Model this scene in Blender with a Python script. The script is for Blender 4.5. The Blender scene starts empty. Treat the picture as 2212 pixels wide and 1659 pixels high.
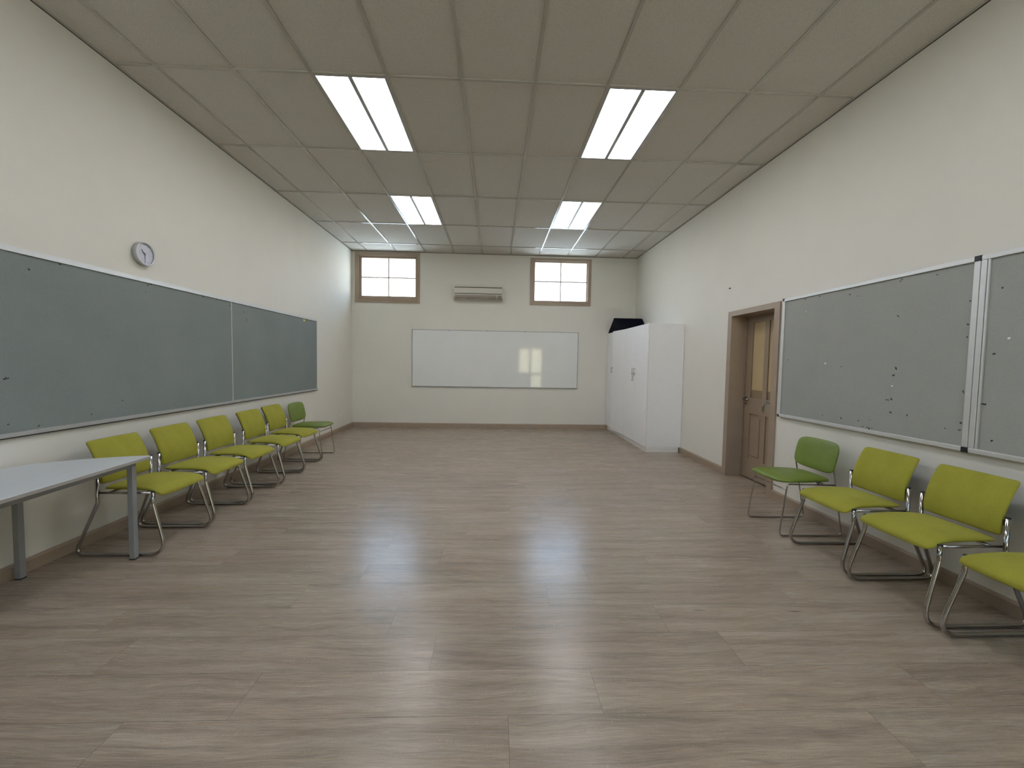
import bpy, bmesh, math, random
from mathutils import Vector, Matrix, Quaternion
random.seed(7)
PI = math.pi
SC = bpy.context.scene
COL = SC.collection

# ------------------------------------------------------------------ room measures (metres)
WL, WR, YB = -3.023, 3.012, 8.887          # left, right and far wall planes
YR = -2.60                                  # wall behind the camera
HC = 3.6886                                 # ceiling grid height
GX0, GY0, GSX, GSY = -2.7045, 3.4856, 0.6, 1.2048   # ceiling grid origin and pitch

# ------------------------------------------------------------------ materials
def new_mat(name):
    m = bpy.data.materials.new(name); m.use_nodes = True
    nt = m.node_tree; nt.nodes.clear()
    out = nt.nodes.new('ShaderNodeOutputMaterial')
    return m, nt, out
def N(nt, typ, **kw):
    n = nt.nodes.new('ShaderNode' + typ)
    for k, v in kw.items():
        if k.startswith('i_'):
            n.inputs[k[2:].replace('_', ' ')].default_value = v
        else: setattr(n, k, v)
    return n
def L(nt, a, b): nt.links.new(a, b)
def mixc(nt, fac, a, b, blend='MIX'):
    n = nt.nodes.new('ShaderNodeMix'); n.data_type = 'RGBA'; n.blend_type = blend
    for s, v in ((n.inputs[0], fac), (n.inputs[6], a), (n.inputs[7], b)):
        if hasattr(v, 'links') or hasattr(v, 'is_linked'): nt.links.new(v, s)
        else: s.default_value = v if not isinstance(v, tuple) else (*v, 1)[:4]
    return n.outputs[2]
def ramp(nt, src, stops):
    r = nt.nodes.new('ShaderNodeValToRGB'); nt.links.new(src, r.inputs[0])
    e = r.color_ramp.elements
    while len(e) < len(stops): e.new(0.5)
    for el, (p, c) in zip(e, stops):
        el.position = p; el.color = (c, c, c, 1) if not isinstance(c, tuple) else (*c, 1)
    return r.outputs[0]
def noise(nt, vec, scale, detail=2.0, rough=0.5):
    n = nt.nodes.new('ShaderNodeTexNoise'); n.inputs['Scale'].default_value = scale
    n.inputs['Detail'].default_value = detail; n.inputs['Roughness'].default_value = rough
    if vec is not None: nt.links.new(vec, n.inputs['Vector'])
    return n.outputs[0]
def mapping(nt, vec, scale=(1, 1, 1), loc=(0, 0, 0)):
    m = nt.nodes.new('ShaderNodeMapping'); nt.links.new(vec, m.inputs[0])
    m.inputs['Scale'].default_value = scale; m.inputs['Location'].default_value = loc
    return m.outputs[0]
def coord(nt, which='Object'):
    return nt.nodes.new('ShaderNodeTexCoord').outputs[which]
def bump(nt, h, strength, dist=0.01, normal=None):
    b = nt.nodes.new('ShaderNodeBump'); b.inputs['Strength'].default_value = strength
    b.inputs['Distance'].default_value = dist; nt.links.new(h, b.inputs['Height'])
    if normal is not None: nt.links.new(normal, b.inputs['Normal'])
    return b.outputs[0]
def simple(name, col, rough=0.5, metal=0.0, var=0.06, vscale=8.0, bstr=0.0, bscale=200.0, spec=0.5, coat=0.0):
    m, nt, out = new_mat(name)
    p = nt.nodes.new('ShaderNodeBsdfPrincipled')
    c = coord(nt)
    nz = noise(nt, c, vscale, 3)
    f = ramp(nt, nz, [(0.3, 1 - var), (0.7, 1 + var)])
    L(nt, mixc(nt, 1.0, col, f, 'MULTIPLY'), p.inputs['Base Color'])
    p.inputs['Roughness'].default_value = rough; p.inputs['Metallic'].default_value = metal
    p.inputs['Specular IOR Level'].default_value = spec
    p.inputs['Coat Weight'].default_value = coat
    if bstr: L(nt, bump(nt, noise(nt, c, bscale, 2), bstr, 0.002), p.inputs['Normal'])
    L(nt, p.outputs[0], out.inputs[0])
    return m

M = {}
M['wall'] = simple('wall_paint', (0.755, 0.74, 0.68), 0.62, var=0.015, vscale=2.5, bstr=0.25, bscale=160, spec=0.3)
M['trim'] = simple('taupe_paint', (0.335, 0.258, 0.190), 0.42, var=0.04, vscale=6)
M['doorpaint'] = simple('taupe_door_paint', (0.300, 0.227, 0.160), 0.40, var=0.05, vscale=5)
M['grid'] = simple('ceiling_grid_white', (0.46, 0.44, 0.39), 0.15, var=0.02)
M['white'] = simple('white_melamine', (0.90, 0.91, 0.93), 0.38, var=0.01)
M['plinth'] = simple('plinth_white', (0.86, 0.86, 0.86), 0.45, var=0.03)
M['alu'] = simple('aluminium', (0.70, 0.72, 0.73), 0.38, metal=0.55, var=0.03, vscale=14)
M['alu_mid'] = simple('worn_aluminium', (0.50, 0.51, 0.51), 0.45, metal=0.5, var=0.05, vscale=9)
M['alu_dull'] = simple('dull_aluminium', (0.36, 0.37, 0.37), 0.45, metal=0.5, var=0.04)
M['black'] = simple('black_plastic', (0.012, 0.012, 0.02), 0.5, var=0.02)
M['chrome'] = simple('chrome', (0.43, 0.42, 0.40), 0.14, metal=1.0, var=0.02)
M['steel'] = simple('brushed_steel', (0.45, 0.44, 0.42), 0.28, metal=1.0, var=0.03)
M['shell'] = simple('dark_back_shell', (0.02, 0.02, 0.02), 0.6, var=0.05)
M['board_face'] = simple('whiteboard_enamel', (0.80, 0.82, 0.81), 0.05, var=0.015, vscale=3)
M['tabletop'] = simple('pale_grey_laminate', (0.60, 0.63, 0.65), 0.45, var=0.02, vscale=30)
M['table_edge'] = simple('grey_edge_band', (0.36, 0.345, 0.33), 0.5)
M['table_steel'] = simple('grey_painted_steel', (0.27, 0.28, 0.285), 0.42, var=0.04)
M['ac'] = simple('cream_plastic', (0.60, 0.58, 0.51), 0.45, var=0.02)
M['ac_dark'] = simple('grey_beige_louvre', (0.33, 0.29, 0.25), 0.5)
M['slot'] = simple('dark_slot', (0.05, 0.045, 0.04), 0.7)
M['clock_body'] = simple('clock_grey', (0.42, 0.43, 0.42), 0.4)
M['clock_rim'] = simple('clock_white_rim', (0.75, 0.76, 0.78), 0.35)
M['clock_face'] = simple('clock_face', (0.62, 0.64, 0.72), 0.5)
M['ink'] = simple('dark_ink', (0.02, 0.02, 0.035), 0.5)
M['ink_grey'] = simple('grey_ink', (0.16, 0.17, 0.20), 0.5)
M['socket'] = simple('white_socket_plastic', (0.78, 0.77, 0.70), 0.35)
M['navy'] = simple('navy_vinyl', (0.003, 0.0035, 0.010), 0.9, spec=0.1)
M['note'] = simple('yellow_paper', (0.75, 0.70, 0.10), 0.7)
M['paper'] = simple('beige_paper', (0.47, 0.36, 0.20), 0.8, var=0.05, vscale=4)
M['sign'] = simple('grey_sign', (0.30, 0.275, 0.24), 0.4)
M['glass_beige'] = simple('beige_backed_glass', (0.27, 0.205, 0.125), 0.15)
M['seam'] = simple('seam_and_shadow_dark', (0.05, 0.038, 0.03), 0.8)  # plank joints, and the painted shadow line along the ceiling
M['eave'] = simple('beige_soffit', (0.72, 0.58, 0.38), 0.8)
M['ground'] = simple('sun_tinted_concrete', (0.78, 0.60, 0.43), 0.9, var=0.1)  # warm tint stands in for sunlight bounced off the ground outside

def fabric():
    m, nt, out = new_mat('olive_lime_fabric')
    p = nt.nodes.new('ShaderNodeBsdfPrincipled'); c = coord(nt)
    big = noise(nt, c, 5, 3); fine = noise(nt, c, 420, 2, 0.7)
    col = ramp(nt, big, [(0.3, (0.278, 0.262, 0.034)), (0.7, (0.345, 0.326, 0.048))])
    f = ramp(nt, fine, [(0.3, 0.78), (0.7, 1.2)])
    L(nt, mixc(nt, 1.0, col, f, 'MULTIPLY'), p.inputs['Base Color'])
    p.inputs['Roughness'].default_value = 0.9
    p.inputs['Specular IOR Level'].default_value = 0.15
    p.inputs['Sheen Weight'].default_value = 0.12
    p.inputs['Sheen Tint'].default_value = (0.75, 0.75, 0.35, 1)
    L(nt, bump(nt, fine, 0.5, 0.001), p.inputs['Normal'])
    L(nt, p.outputs[0], out.inputs[0]); return m
M['fabric'] = fabric()
def vinyl():
    m, nt, out = new_mat('green_vinyl')
    p = nt.nodes.new('ShaderNodeBsdfPrincipled'); c = coord(nt)
    big = noise(nt, c, 6, 4, 0.6); fine = noise(nt, c, 500, 2)
    col = ramp(nt, big, [(0.3, (0.125, 0.178, 0.024)), (0.7, (0.170, 0.228, 0.040))])
    L(nt, col, p.inputs['Base Color']); p.inputs['Roughness'].default_value = 0.40; p.inputs['Specular IOR Level'].default_value = 0.38
    L(nt, bump(nt, fine, 0.25, 0.001), p.inputs['Normal'])
    L(nt, p.outputs[0], out.inputs[0]); return m
M['vinyl'] = vinyl()
def felt(name, a, b):
    m, nt, out = new_mat(name)
    p = nt.nodes.new('ShaderNodeBsdfPrincipled'); c = coord(nt)
    big = noise(nt, c, 2.2, 4); fine = noise(nt, c, 330, 3, 0.7)
    col = ramp(nt, big, [(0.3, a), (0.7, b)])
    f = ramp(nt, fine, [(0.3, 0.86), (0.7, 1.14)])
    L(nt, mixc(nt, 1.0, col, f, 'MULTIPLY'), p.inputs['Base Color'])
    p.inputs['Roughness'].default_value = 0.95; p.inputs['Specular IOR Level'].default_value = 0.12
    L(nt, bump(nt, fine, 0.4, 0.001), p.inputs['Normal'])
    L(nt, p.outputs[0], out.inputs[0]); return m
M['felt_l'] = felt('blue_grey_felt', (0.215, 0.245, 0.240), (0.238, 0.266, 0.260))
M['felt_r'] = felt('grey_felt', (0.330, 0.342, 0.318), (0.358, 0.370, 0.346))

def ceiling_tile():
    m, nt, out = new_mat('ceiling_tile')
    p = nt.nodes.new('ShaderNodeBsdfPrincipled'); c = coord(nt)
    a = noise(nt, c, 180, 3, 0.75); v = noise(nt, c, 380, 2, 0.6)
    f1 = ramp(nt, a, [(0.34, 0.70), (0.47, 1.0)])
    f2 = ramp(nt, v, [(0.3, 0.88), (0.6, 1.05)])
    col = mixc(nt, 1.0, (0.635, 0.61, 0.555), f1, 'MULTIPLY')
    L(nt, mixc(nt, 1.0, col, f2, 'MULTIPLY'), p.inputs['Base Color'])
    p.inputs['Roughness'].default_value = 0.9; p.inputs['Specular IOR Level'].default_value = 0.2
    L(nt, bump(nt, a, 0.35, 0.003), p.inputs['Normal'])
    L(nt, p.outputs[0], out.inputs[0]); return m
M['tile'] = ceiling_tile()

def wood():
    m, nt, out = new_mat('oak_look_planks')
    p = nt.nodes.new('ShaderNodeBsdfPrincipled')
    uv = coord(nt, 'UV')
    at = nt.nodes.new('ShaderNodeAttribute'); at.attribute_name = 'rnd'
    # gentle waviness of the grain
    wob = noise(nt, mapping(nt, uv, (1.3, 3.0, 1)), 1.0, 2)
    comb = nt.nodes.new('ShaderNodeCombineXYZ')
    mth = nt.nodes.new('ShaderNodeMath'); mth.operation = 'MULTIPLY_ADD'
    L(nt, wob, mth.inputs[0]); mth.inputs[1].default_value = 0.11; mth.inputs[2].default_value = -0.055
    L(nt, mth.outputs[0], comb.inputs[1])
    add = nt.nodes.new('ShaderNodeVectorMath'); add.operation = 'ADD'
    L(nt, uv, add.inputs[0]); L(nt, comb.outputs[0], add.inputs[1]); w = add.outputs[0]
    n1 = noise(nt, mapping(nt, w, (0.9, 11, 1)), 1.0, 3, 0.6)
    n5 = noise(nt, mapping(nt, w, (1.7, 27, 1)), 1.0, 4, 0.6)
    n2 = noise(nt, mapping(nt, w, (3.2, 84, 1)), 1.0, 5, 0.7)
    n3 = noise(nt, mapping(nt, w, (10, 230, 1)), 1.0, 3, 0.65)
    n6 = noise(nt, mapping(nt, w, (170, 330, 1)), 1.0, 2, 0.6)
    n4 = noise(nt, mapping(nt, w, (1.1, 2.6, 1), (3.3, 1.7, 0)), 1.0, 2)
    base = ramp(nt, n1, [(0.25, (0.245, 0.190, 0.144)), (0.5, (0.325, 0.262, 0.203)), (0.75, (0.388, 0.322, 0.256))])
    s5 = ramp(nt, n5, [(0.30, 0.80), (0.48, 0.99), (0.70, 1.10)])
    s2 = ramp(nt, n2, [(0.30, 0.62), (0.46, 0.98), (0.58, 1.03), (0.72, 1.24)])
    s3 = ramp(nt, n3, [(0.3, 0.80), (0.7, 1.16)])
    s6 = ramp(nt, n6, [(0.3, 0.90), (0.7, 1.09)])
    col = mixc(nt, 1.0, base, s5, 'MULTIPLY')
    for q_ in (s2, s3, s6): col = mixc(nt, 1.0, col, q_, 'MULTIPLY')
    # hue drift, a little greener or pinker from plank to plank
    hue = mixc(nt, n4, (1.05, 0.985, 0.96), (0.965, 1.01, 1.0))
    col = mixc(nt, 1.0, col, hue, 'MULTIPLY')
    tone = ramp(nt, at.outputs['Fac'], [(0.0, 0.94), (1.0, 1.05)])
    col = mixc(nt, 1.0, col, tone, 'MULTIPLY')
    # saw marks: short pale strokes across the grain, in patches
    sm = noise(nt, mapping(nt, w, (120, 34, 1)), 1.0, 3, 0.7)
    patch = noise(nt, mapping(nt, uv, (3.2, 13, 1), (7, 2, 0)), 1.0, 2)
    smk = ramp(nt, sm, [(0.56, 0.0), (0.68, 1.0)]); pk = ramp(nt, patch, [(0.50, 0.0), (0.66, 0.30)])
    mm = nt.nodes.new('ShaderNodeMath'); mm.operation = 'MULTIPLY'; L(nt, smk, mm.inputs[0]); L(nt, pk, mm.inputs[1])
    col = mixc(nt, mm.outputs[0], col, (0.50, 0.44, 0.37))
    # sparse knots and dark flecks
    vo = nt.nodes.new('ShaderNodeTexVoronoi'); vo.inputs['Scale'].default_value = 1.0
    L(nt, mapping(nt, w, (1.5, 9.0, 1)), vo.inputs['Vector'])
    kn = ramp(nt, vo.outputs['Distance'], [(0.02, 0.85), (0.085, 0.0)])
    sel = nt.nodes.new('ShaderNodeSeparateColor'); L(nt, vo.outputs['Color'], sel.inputs[0])
    gate = ramp(nt, sel.outputs[0], [(0.70, 0.0), (0.74, 1.0)])
    mk = nt.nodes.new('ShaderNodeMath'); mk.operation = 'MULTIPLY'; L(nt, kn, mk.inputs[0]); L(nt, gate, mk.inputs[1])
    col = mixc(nt, mk.outputs[0], col, (0.075, 0.056, 0.043))
    L(nt, col, p.inputs['Base Color'])
    rr = ramp(nt, n2, [(0.3, 0.30), (0.7, 0.21)]); L(nt, rr, p.inputs['Roughness'])
    p.inputs['Specular IOR Level'].default_value = 0.5
    b1 = bump(nt, n2, 0.06, 0.003); b2 = bump(nt, n3, 0.06, 0.0015, b1)
    L(nt, b2, p.inputs['Normal'])
    L(nt, p.outputs[0], out.inputs[0]); return m
M['wood'] = wood()

def emit_panel(strength):
    m, nt, out = new_mat('lit_diffuser')
    e = nt.nodes.new('ShaderNodeEmission'); c = coord(nt)
    n = noise(nt, mapping(nt, c, (3, 2, 1)), 1.0, 2)
    L(nt, ramp(nt, n, [(0.3, (0.95, 0.955, 1.0)), (0.7, (1.0, 0.985, 1.0))]), e.inputs['Color'])
    e.inputs['Strength'].default_value = strength
    L(nt, e.outputs[0], out.inputs[0]); return m
M['lit'] = emit_panel(10.0)
def frosted(name, rough, mixf, tint=(0.95, 0.97, 0.97)):
    m, nt, out = new_mat(name)
    r = nt.nodes.new('ShaderNodeBsdfRefraction'); r.inputs['IOR'].default_value = 1.12
    r.inputs['Roughness'].default_value = rough; r.inputs['Color'].default_value = (*tint, 1)
    t = nt.nodes.new('ShaderNodeBsdfTranslucent'); t.inputs['Color'].default_value = (*tint, 1)
    mx = nt.nodes.new('ShaderNodeMixShader'); mx.inputs[0].default_value = mixf
    L(nt, r.outputs[0], mx.inputs[1]); L(nt, t.outputs[0], mx.inputs[2])
    g = nt.nodes.new('ShaderNodeBsdfGlossy'); g.inputs['Roughness'].default_value = 0.2
    m2 = nt.nodes.new('ShaderNodeMixShader'); m2.inputs[0].default_value = 0.05
    c = coord(nt)
    nb = bump(nt, noise(nt, c, 90, 3, 0.7), 0.5, 0.004)
    L(nt, nb, r.inputs['Normal'])
    L(nt, mx.outputs[0], m2.inputs[1]); L(nt, g.outputs[0], m2.inputs[2])
    L(nt, m2.outputs[0], out.inputs[0]); return m
M['frost'] = frosted('frosted_glass', 0.34, 0.12)
M['frost_rear'] = frosted('rear_glass', 0.22, 0.6, (1.0, 0.90, 0.66))

# ------------------------------------------------------------------ mesh builders
class MB:
    def __init__(s): s.bm = bmesh.new(); s.mi = 0
    def _tag(s, faces):
        for f in faces: f.material_index = s.mi
    def box(s, x0, x1, y0, y1, z0, z1, bev=0.0, seg=2):
        b = bmesh.new(); bmesh.ops.create_cube(b, size=1)
        for v in b.verts:
            v.co = Vector(((x0 + x1) / 2 + v.co.x * (x1 - x0), (y0 + y1) / 2 + v.co.y * (y1 - y0), (z0 + z1) / 2 + v.co.z * (z1 - z0)))
        if bev: bmesh.ops.bevel(b, geom=list(b.edges), offset=bev, segments=seg, affect='EDGES', profile=0.5)
        s.merge(b); return s
    def merge(s, b, mat=None):
        if mat is not None: bmesh.ops.transform(b, matrix=mat, verts=b.verts)
        vm = {}
        for v in b.verts: vm[v] = s.bm.verts.new(v.co)
        for f in b.faces:
            try: nf = s.bm.faces.new([vm[v] for v in f.verts]); nf.material_index = s.mi; nf.smooth = f.smooth
            except ValueError: pass
        b.free()
    def poly(s, pts):
        f = s.bm.faces.new([s.bm.verts.new(p) for p in pts]); f.material_index = s.mi; return f
    def prism(s, pts, vec, bev=0.0):
        """closed outline pts (3d, planar) pushed along vec"""
        b = bmesh.new(); v = [b.verts.new(p) for p in pts]; f = b.faces.new(v)
        r = bmesh.ops.extrude_face_region(b, geom=[f])
        for g in r['geom']:
            if isinstance(g, bmesh.types.BMVert): g.co += Vector(vec)
        bmesh.ops.recalc_face_normals(b, faces=b.faces)
        if bev: bmesh.ops.bevel(b, geom=list(b.edges), offset=bev, segments=2, affect='EDGES', profile=0.5)
        s.merge(b); return s
    def ring(s, axis, at, depth, o, i):
        """rectangular frame in a wall plane: axis 'x' or 'y' is the wall normal; o,i=(a0,a1,z0,z1)"""
        a0, a1, z0, z1 = o; b0, b1, c0, c1 = i
        parts = [(a0, b0, z0, z1), (b1, a1, z0, z1), (b0, b1, z0, c0), (b0, b1, c1, z1)]
        for p in parts:
            if p[1] - p[0] < 1e-5 or p[3] - p[2] < 1e-5: continue
            if axis == 'x': s.box(at, at + depth, p[0], p[1], p[2], p[3])
            else: s.box(p[0], p[1], at, at + depth, p[2], p[3])
        return s
    def tube(s, pts, r, seg=12, caps=True):
        pts = [Vector(p) for p in pts]; n = len(pts)
        t0 = (pts[1] - pts[0]).normalized()
        up = Vector((0, 0, 1)) if abs(t0.z) < 0.9 else Vector((1, 0, 0))
        nrm = t0.cross(up).normalized(); rings = []; prev = t0
        for k in range(n):
            if k == 0: t = t0
            elif k == n - 1: t = (pts[-1] - pts[-2]).normalized()
            else: t = ((pts[k + 1] - pts[k]).normalized() + (pts[k] - pts[k - 1]).normalized()).normalized()
            q = prev.rotation_difference(t); nrm = (q @ nrm).normalized(); prev = t
            bi = t.cross(nrm)
            rings.append([s.bm.verts.new(pts[k] + nrm * (r * math.cos(2 * PI * j / seg)) + bi * (r * math.sin(2 * PI * j / seg))) for j in range(seg)])
        for k in range(n - 1):
            for j in range(seg):
                f = s.bm.faces.new([rings[k][j], rings[k][(j + 1) % seg], rings[k + 1][(j + 1) % seg], rings[k + 1][j]])
                f.smooth = True; f.material_index = s.mi
        if caps:
            for rg, rev in ((rings[0], True), (rings[-1], False)):
                f = s.bm.faces.new(rg[::-1] if rev else rg); f.material_index = s.mi
        return s
    def lathe(s, prof, org, ax, seg=40):
        """prof [(radius, height)], spun round axis ax through org"""
        ax = Vector(ax).normalized(); q = Vector((0, 0, 1)).rotation_difference(ax); org = Vector(org)
        rings = []
        for r, h in prof:
            if r < 1e-6: rings.append([s.bm.verts.new(org + q @ Vector((0, 0, h)))])
            else: rings.append([s.bm.verts.new(org + q @ Vector((r * math.cos(2 * PI * j / seg), r * math.sin(2 * PI * j / seg), h))) for j in range(seg)])
        for a, b in zip(rings, rings[1:]):
            for j in range(seg):
                vs = [a[j % len(a)], a[(j + 1) % len(a)], b[(j + 1) % len(b)], b[j % len(b)]]
                u = []
                for v in vs:
                    if v not in u: u.append(v)
                if len(u) > 2:
                    try: f = s.bm.faces.new(u); f.material_index = s.mi
                    except ValueError: pass
        return s
    def loft(s, sections, smooth=True):
        """closed loops of equal length joined in order, ends capped"""
        rs = [[s.bm.verts.new(p) for p in sec] for sec in sections]; n = len(rs[0])
        for a, b in zip(rs, rs[1:]):
            for j in range(n):
                f = s.bm.faces.new([a[j], a[(j + 1) % n], b[(j + 1) % n], b[j]]); f.smooth = smooth; f.material_index = s.mi
        for rg, rev in ((rs[0], True), (rs[-1], False)):
            f = s.bm.faces.new(rg[::-1] if rev else rg); f.smooth = smooth; f.material_index = s.mi
        return s
    def build(s, name, mats, parent=None, smooth=False, subsurf=0, recalc=True):
        if recalc: bmesh.ops.recalc_face_normals(s.bm, faces=s.bm.faces)
        me = bpy.data.meshes.new(name); s.bm.to_mesh(me); s.bm.free()
        for m in (mats if isinstance(mats, (list, tuple)) else [mats]): me.materials.append(M[m])
        if smooth:
            for p in me.polygons: p.use_smooth = True
        o = bpy.data.objects.new(name, me); COL.objects.link(o)
        if parent is not None: o.parent = parent
        if subsurf:
            md = o.modifiers.new('s', 'SUBSURF'); md.levels = subsurf; md.render_levels = subsurf
        return o
def fillet(pts, rads, seg=8):
    pts = [Vector(p) for p in pts]; out = [pts[0]]
    for k in range(1, len(pts) - 1):
        r = rads[k - 1]; p = pts[k]
        if r <= 0: out.append(p); continue
        a = (pts[k - 1] - p); b = (pts[k + 1] - p); la, lb = a.length, b.length; a.normalize(); b.normalize()
        ang = a.angle(b); d = min(r / math.tan(ang / 2), la * 0.49, lb * 0.49)
        A, B = p + a * d, p + b * d
        for j in range(seg + 1):
            t = j / seg; out.append(A * (1 - t) ** 2 + p * 2 * t * (1 - t) + B * t ** 2)
    out.append(pts[-1]); return out
def empty(name, loc=(0, 0, 0), rz=0.0):
    o = bpy.data.objects.new(name, None); COL.objects.link(o); o.location = loc; o.rotation_euler = (0, 0, rz)
    o.empty_display_size = 0.1; return o
def tag(o, label=None, cat=None, group=None, kind=None):
    if label: o['label'] = label
    if cat: o['category'] = cat
    if group: o['group'] = group
    if kind: o['kind'] = kind
    return o
def copy_tree(o, parent=None):
    c = o.copy(); COL.objects.link(c); c.parent = parent
    for ch in [x for x in bpy.data.objects if x.parent == o]: copy_tree(ch, c)
    return c
def struct(o): o['kind'] = 'structure'; return o

# ------------------------------------------------------------------ floor
def build_floor():
    m = MB(); m.mi = 1
    m.box(WL - 0.2, WR + 0.45, YR - 0.2, YB + 0.2, -0.12, -0.0015)
    bm = m.bm; uvl = bm.loops.layers.uv.new('UVMap'); rl = bm.faces.layers.float.new('rnd')
    W, PL, g = 0.2478, 1.481, 0.00055
    known = {-1: 0.072, 0: 0.458, 1: -0.28, 2: -0.536, 3: 0.338, 4: -0.852, 5: -0.37}
    rng = random.Random(3)
    row = -20
    while True:
        y0 = 1.582 + row * W
        if y0 > YB + 0.02: break
        y1 = y0 + W
        off = known.get(row, rng.uniform(0, PL))
        if y1 > YR:
            x = off - PL * math.ceil((off - WL) / PL) - 0.0
            while x < WR + 0.30:
                xa, xb = max(x, WL - .02) + g, min(x + PL, WR + 0.30) - g
                ya, yb_ = max(y0, YR) + g, min(y1, YB + .01) - g
                if xb - xa > 0.01 and yb_ - ya > 0.01:
                    f = bm.faces.new([bm.verts.new((px, py, 0)) for px, py in ((xa, ya), (xb, ya), (xb, yb_), (xa, yb_))])
                    f.material_index = 0; f[rl] = rng.random()
                    ou, ov = rng.uniform(0, 40), rng.uniform(0, 40)
                    for lp in f.loops: lp[uvl].uv = (lp.vert.co.x - x + ou, lp.vert.co.y - y0 + ov)
                x += PL
        row += 1
    return struct(m.build('floor', ['wood', 'seam'], recalc=False))
build_floor()

# ------------------------------------------------------------------ walls
T = 0.24
TOP = HC + 0.30
struct(MB().box(WL - T, WL, YR - T, YB + T, -0.12, TOP).build('wall_left', 'wall'))
# right wall with the door opening
DY0, DY1, DZ = 4.352, 5.184, 2.056
m = MB()
m.box(WR, WR + T, YR - T, DY0, -0.12, TOP).box(WR, WR + T, DY1, YB + T, -0.12, TOP).box(WR, WR + T, DY0, DY1, DZ, TOP)
m.box(WR + T + .06, WR + T + .16, DY0 - .2, DY1 + .2, -0.12, DZ + .2).box(WR + T - .001, WR + T + .06, DY0 - .05, DY1 + .05, DZ, DZ + .05)  # unseen backing added behind the door to keep outside light out
m.box(WR + T - .001, WR + T + .06, DY0 - .05, DY0, -.12, DZ).box(WR + T - .001, WR + T + .06, DY1, DY1 + .05, -.12, DZ)
struct(m.build('wall_right', 'wall'))
# far wall with two high windows
WIN = [(-2.960, -1.612, 2.622, 3.672), (0.720, 2.028, 2.647, 3.637)]
WO = [(-2.895, -1.675, 2.690, 3.607), (0.785, 1.963, 2.712, 3.592)]      # clear openings
m = MB()
xs = [WL, WO[0][0], WO[0][1], WO[1][0], WO[1][1], WR]
for k in range(5):
    if k in (1, 3):
        o = WO[(k - 1) // 2]
        m.box(xs[k], xs[k + 1], YB, YB + 0.2, -0.12, o[2]).box(xs[k], xs[k + 1], YB, YB + 0.2, o[3], TOP)
    else: m.box(xs[k], xs[k + 1], YB, YB + 0.2, -0.12, TOP)
struct(m.build('wall_back', 'wall'))
# wall behind the camera with a glazed opening
RO = (1.12, 2.36, 0.15, 2.15)
FILL_WIN = [(-2.75, -0.25, 2.98, 3.62), (0.25, 2.75, 2.98, 3.62)]  # added clerestory openings, unseen, to light the ceiling and room from behind
m = MB()
m.box(WL, RO[0], YR - T, YR, -0.12, 2.98).box(RO[1], WR, YR - T, YR, -0.12, 2.98)
m.box(RO[0], RO[1], YR - T, YR, -0.12, RO[2]).box(RO[0], RO[1], YR - T, YR, RO[3], 2.98)
m.box(WL, WR, YR - T, YR, 3.62, TOP)
for xa, xb in ((WL, -2.75), (-.25, .25), (2.75, WR)): m.box(xa, xb, YR - T, YR, 2.98, 3.62)
struct(m.build('wall_front', 'wall'))
w3 = struct(empty('window_3', ((RO[0] + RO[1]) / 2, YR, 1.0)))
def at_parent(o, p):
    o.parent = p; o.matrix_parent_inverse = Matrix.Translation(Vector(p.location)).inverted(); return o
m = MB().ring('y', YR - 0.12, 0.10, RO, (RO[0] + .06, RO[1] - .06, RO[2] + .06, RO[3] - .06))
m.box(1.67, 1.77, YR - .12, YR - .02, RO[2] + .06, RO[3] - .06).box(RO[0] + .06, 1.67, YR - .11, YR - .03, 0.80, 0.93).box(1.77, RO[1] - .06, YR - .11, YR - .03, 0.80, 0.93)
m.box(RO[0] + .06, 1.67, YR - .09, YR - .05, RO[2] + .06, 0.80)
at_parent(m.build('window_frame', 'trim'), w3)
m = MB().box(RO[0] + .06, 1.67, YR - .085, YR - .075, 0.93, RO[3] - .06).box(1.77, RO[1] - .06, YR - .085, YR - .075, 0.93, RO[3] - .06).box(1.77, RO[1] - .06, YR - .085, YR - .075, RO[2] + .06, 0.80)
at_parent(m.build('window_pane', 'frost_rear'), w3)

for i, o_ in enumerate(FILL_WIN):
    w_ = struct(empty('window_%d' % (4 + i), ((o_[0] + o_[1]) / 2, YR, 3.3)))  # made-up high windows behind the camera, there for fill light
    xm = (o_[0] + o_[1]) / 2
    m = MB().ring('y', YR - 0.12, 0.10, o_, (o_[0] + .05, o_[1] - .05, o_[2] + .05, o_[3] - .05)).box(xm - .02, xm + .02, YR - .12, YR - .02, o_[2] + .05, o_[3] - .05)
    at_parent(m.build('window_frame', 'trim'), w_)
    at_parent(MB().box(o_[0] + .05, o_[1] - .05, YR - .085, YR - .075, o_[2] + .05, o_[3] - .05).build('window_pane', 'frost'), w_)
# skirting boards
def skirt_prof(t=0.018, h=0.0892):
    return [(0, 0), (t, 0), (t, h - 0.016), (t - 0.009, h), (0, h)]
def skirt(name, side, a, b):
    pr = skirt_prof(); m = MB()
    if side == 'L': m.prism([(WL + d, a, z) for d, z in pr], (0, b - a, 0))
    if side == 'R': m.prism([(WR - d, a, z) for d, z in pr], (0, b - a, 0))
    if side == 'B': m.prism([(a, YB - d, z) for d, z in pr], (b - a, 0, 0))
    if side == 'F': m.prism([(a, YR + d, z) for d, z in pr], (b - a, 0, 0))
    return struct(m.build(name, 'trim'))
skirt('baseboard_left', 'L', YR, YB)
skirt('baseboard_right', 'R', YR, 4.279)
skirt('baseboard_right_far', 'R', 5.251, YB)
skirt('baseboard_back', 'B', WL + .018, WR - .018)
skirt('baseboard_front', 'F', WL + .018, RO[0] - .02)

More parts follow.
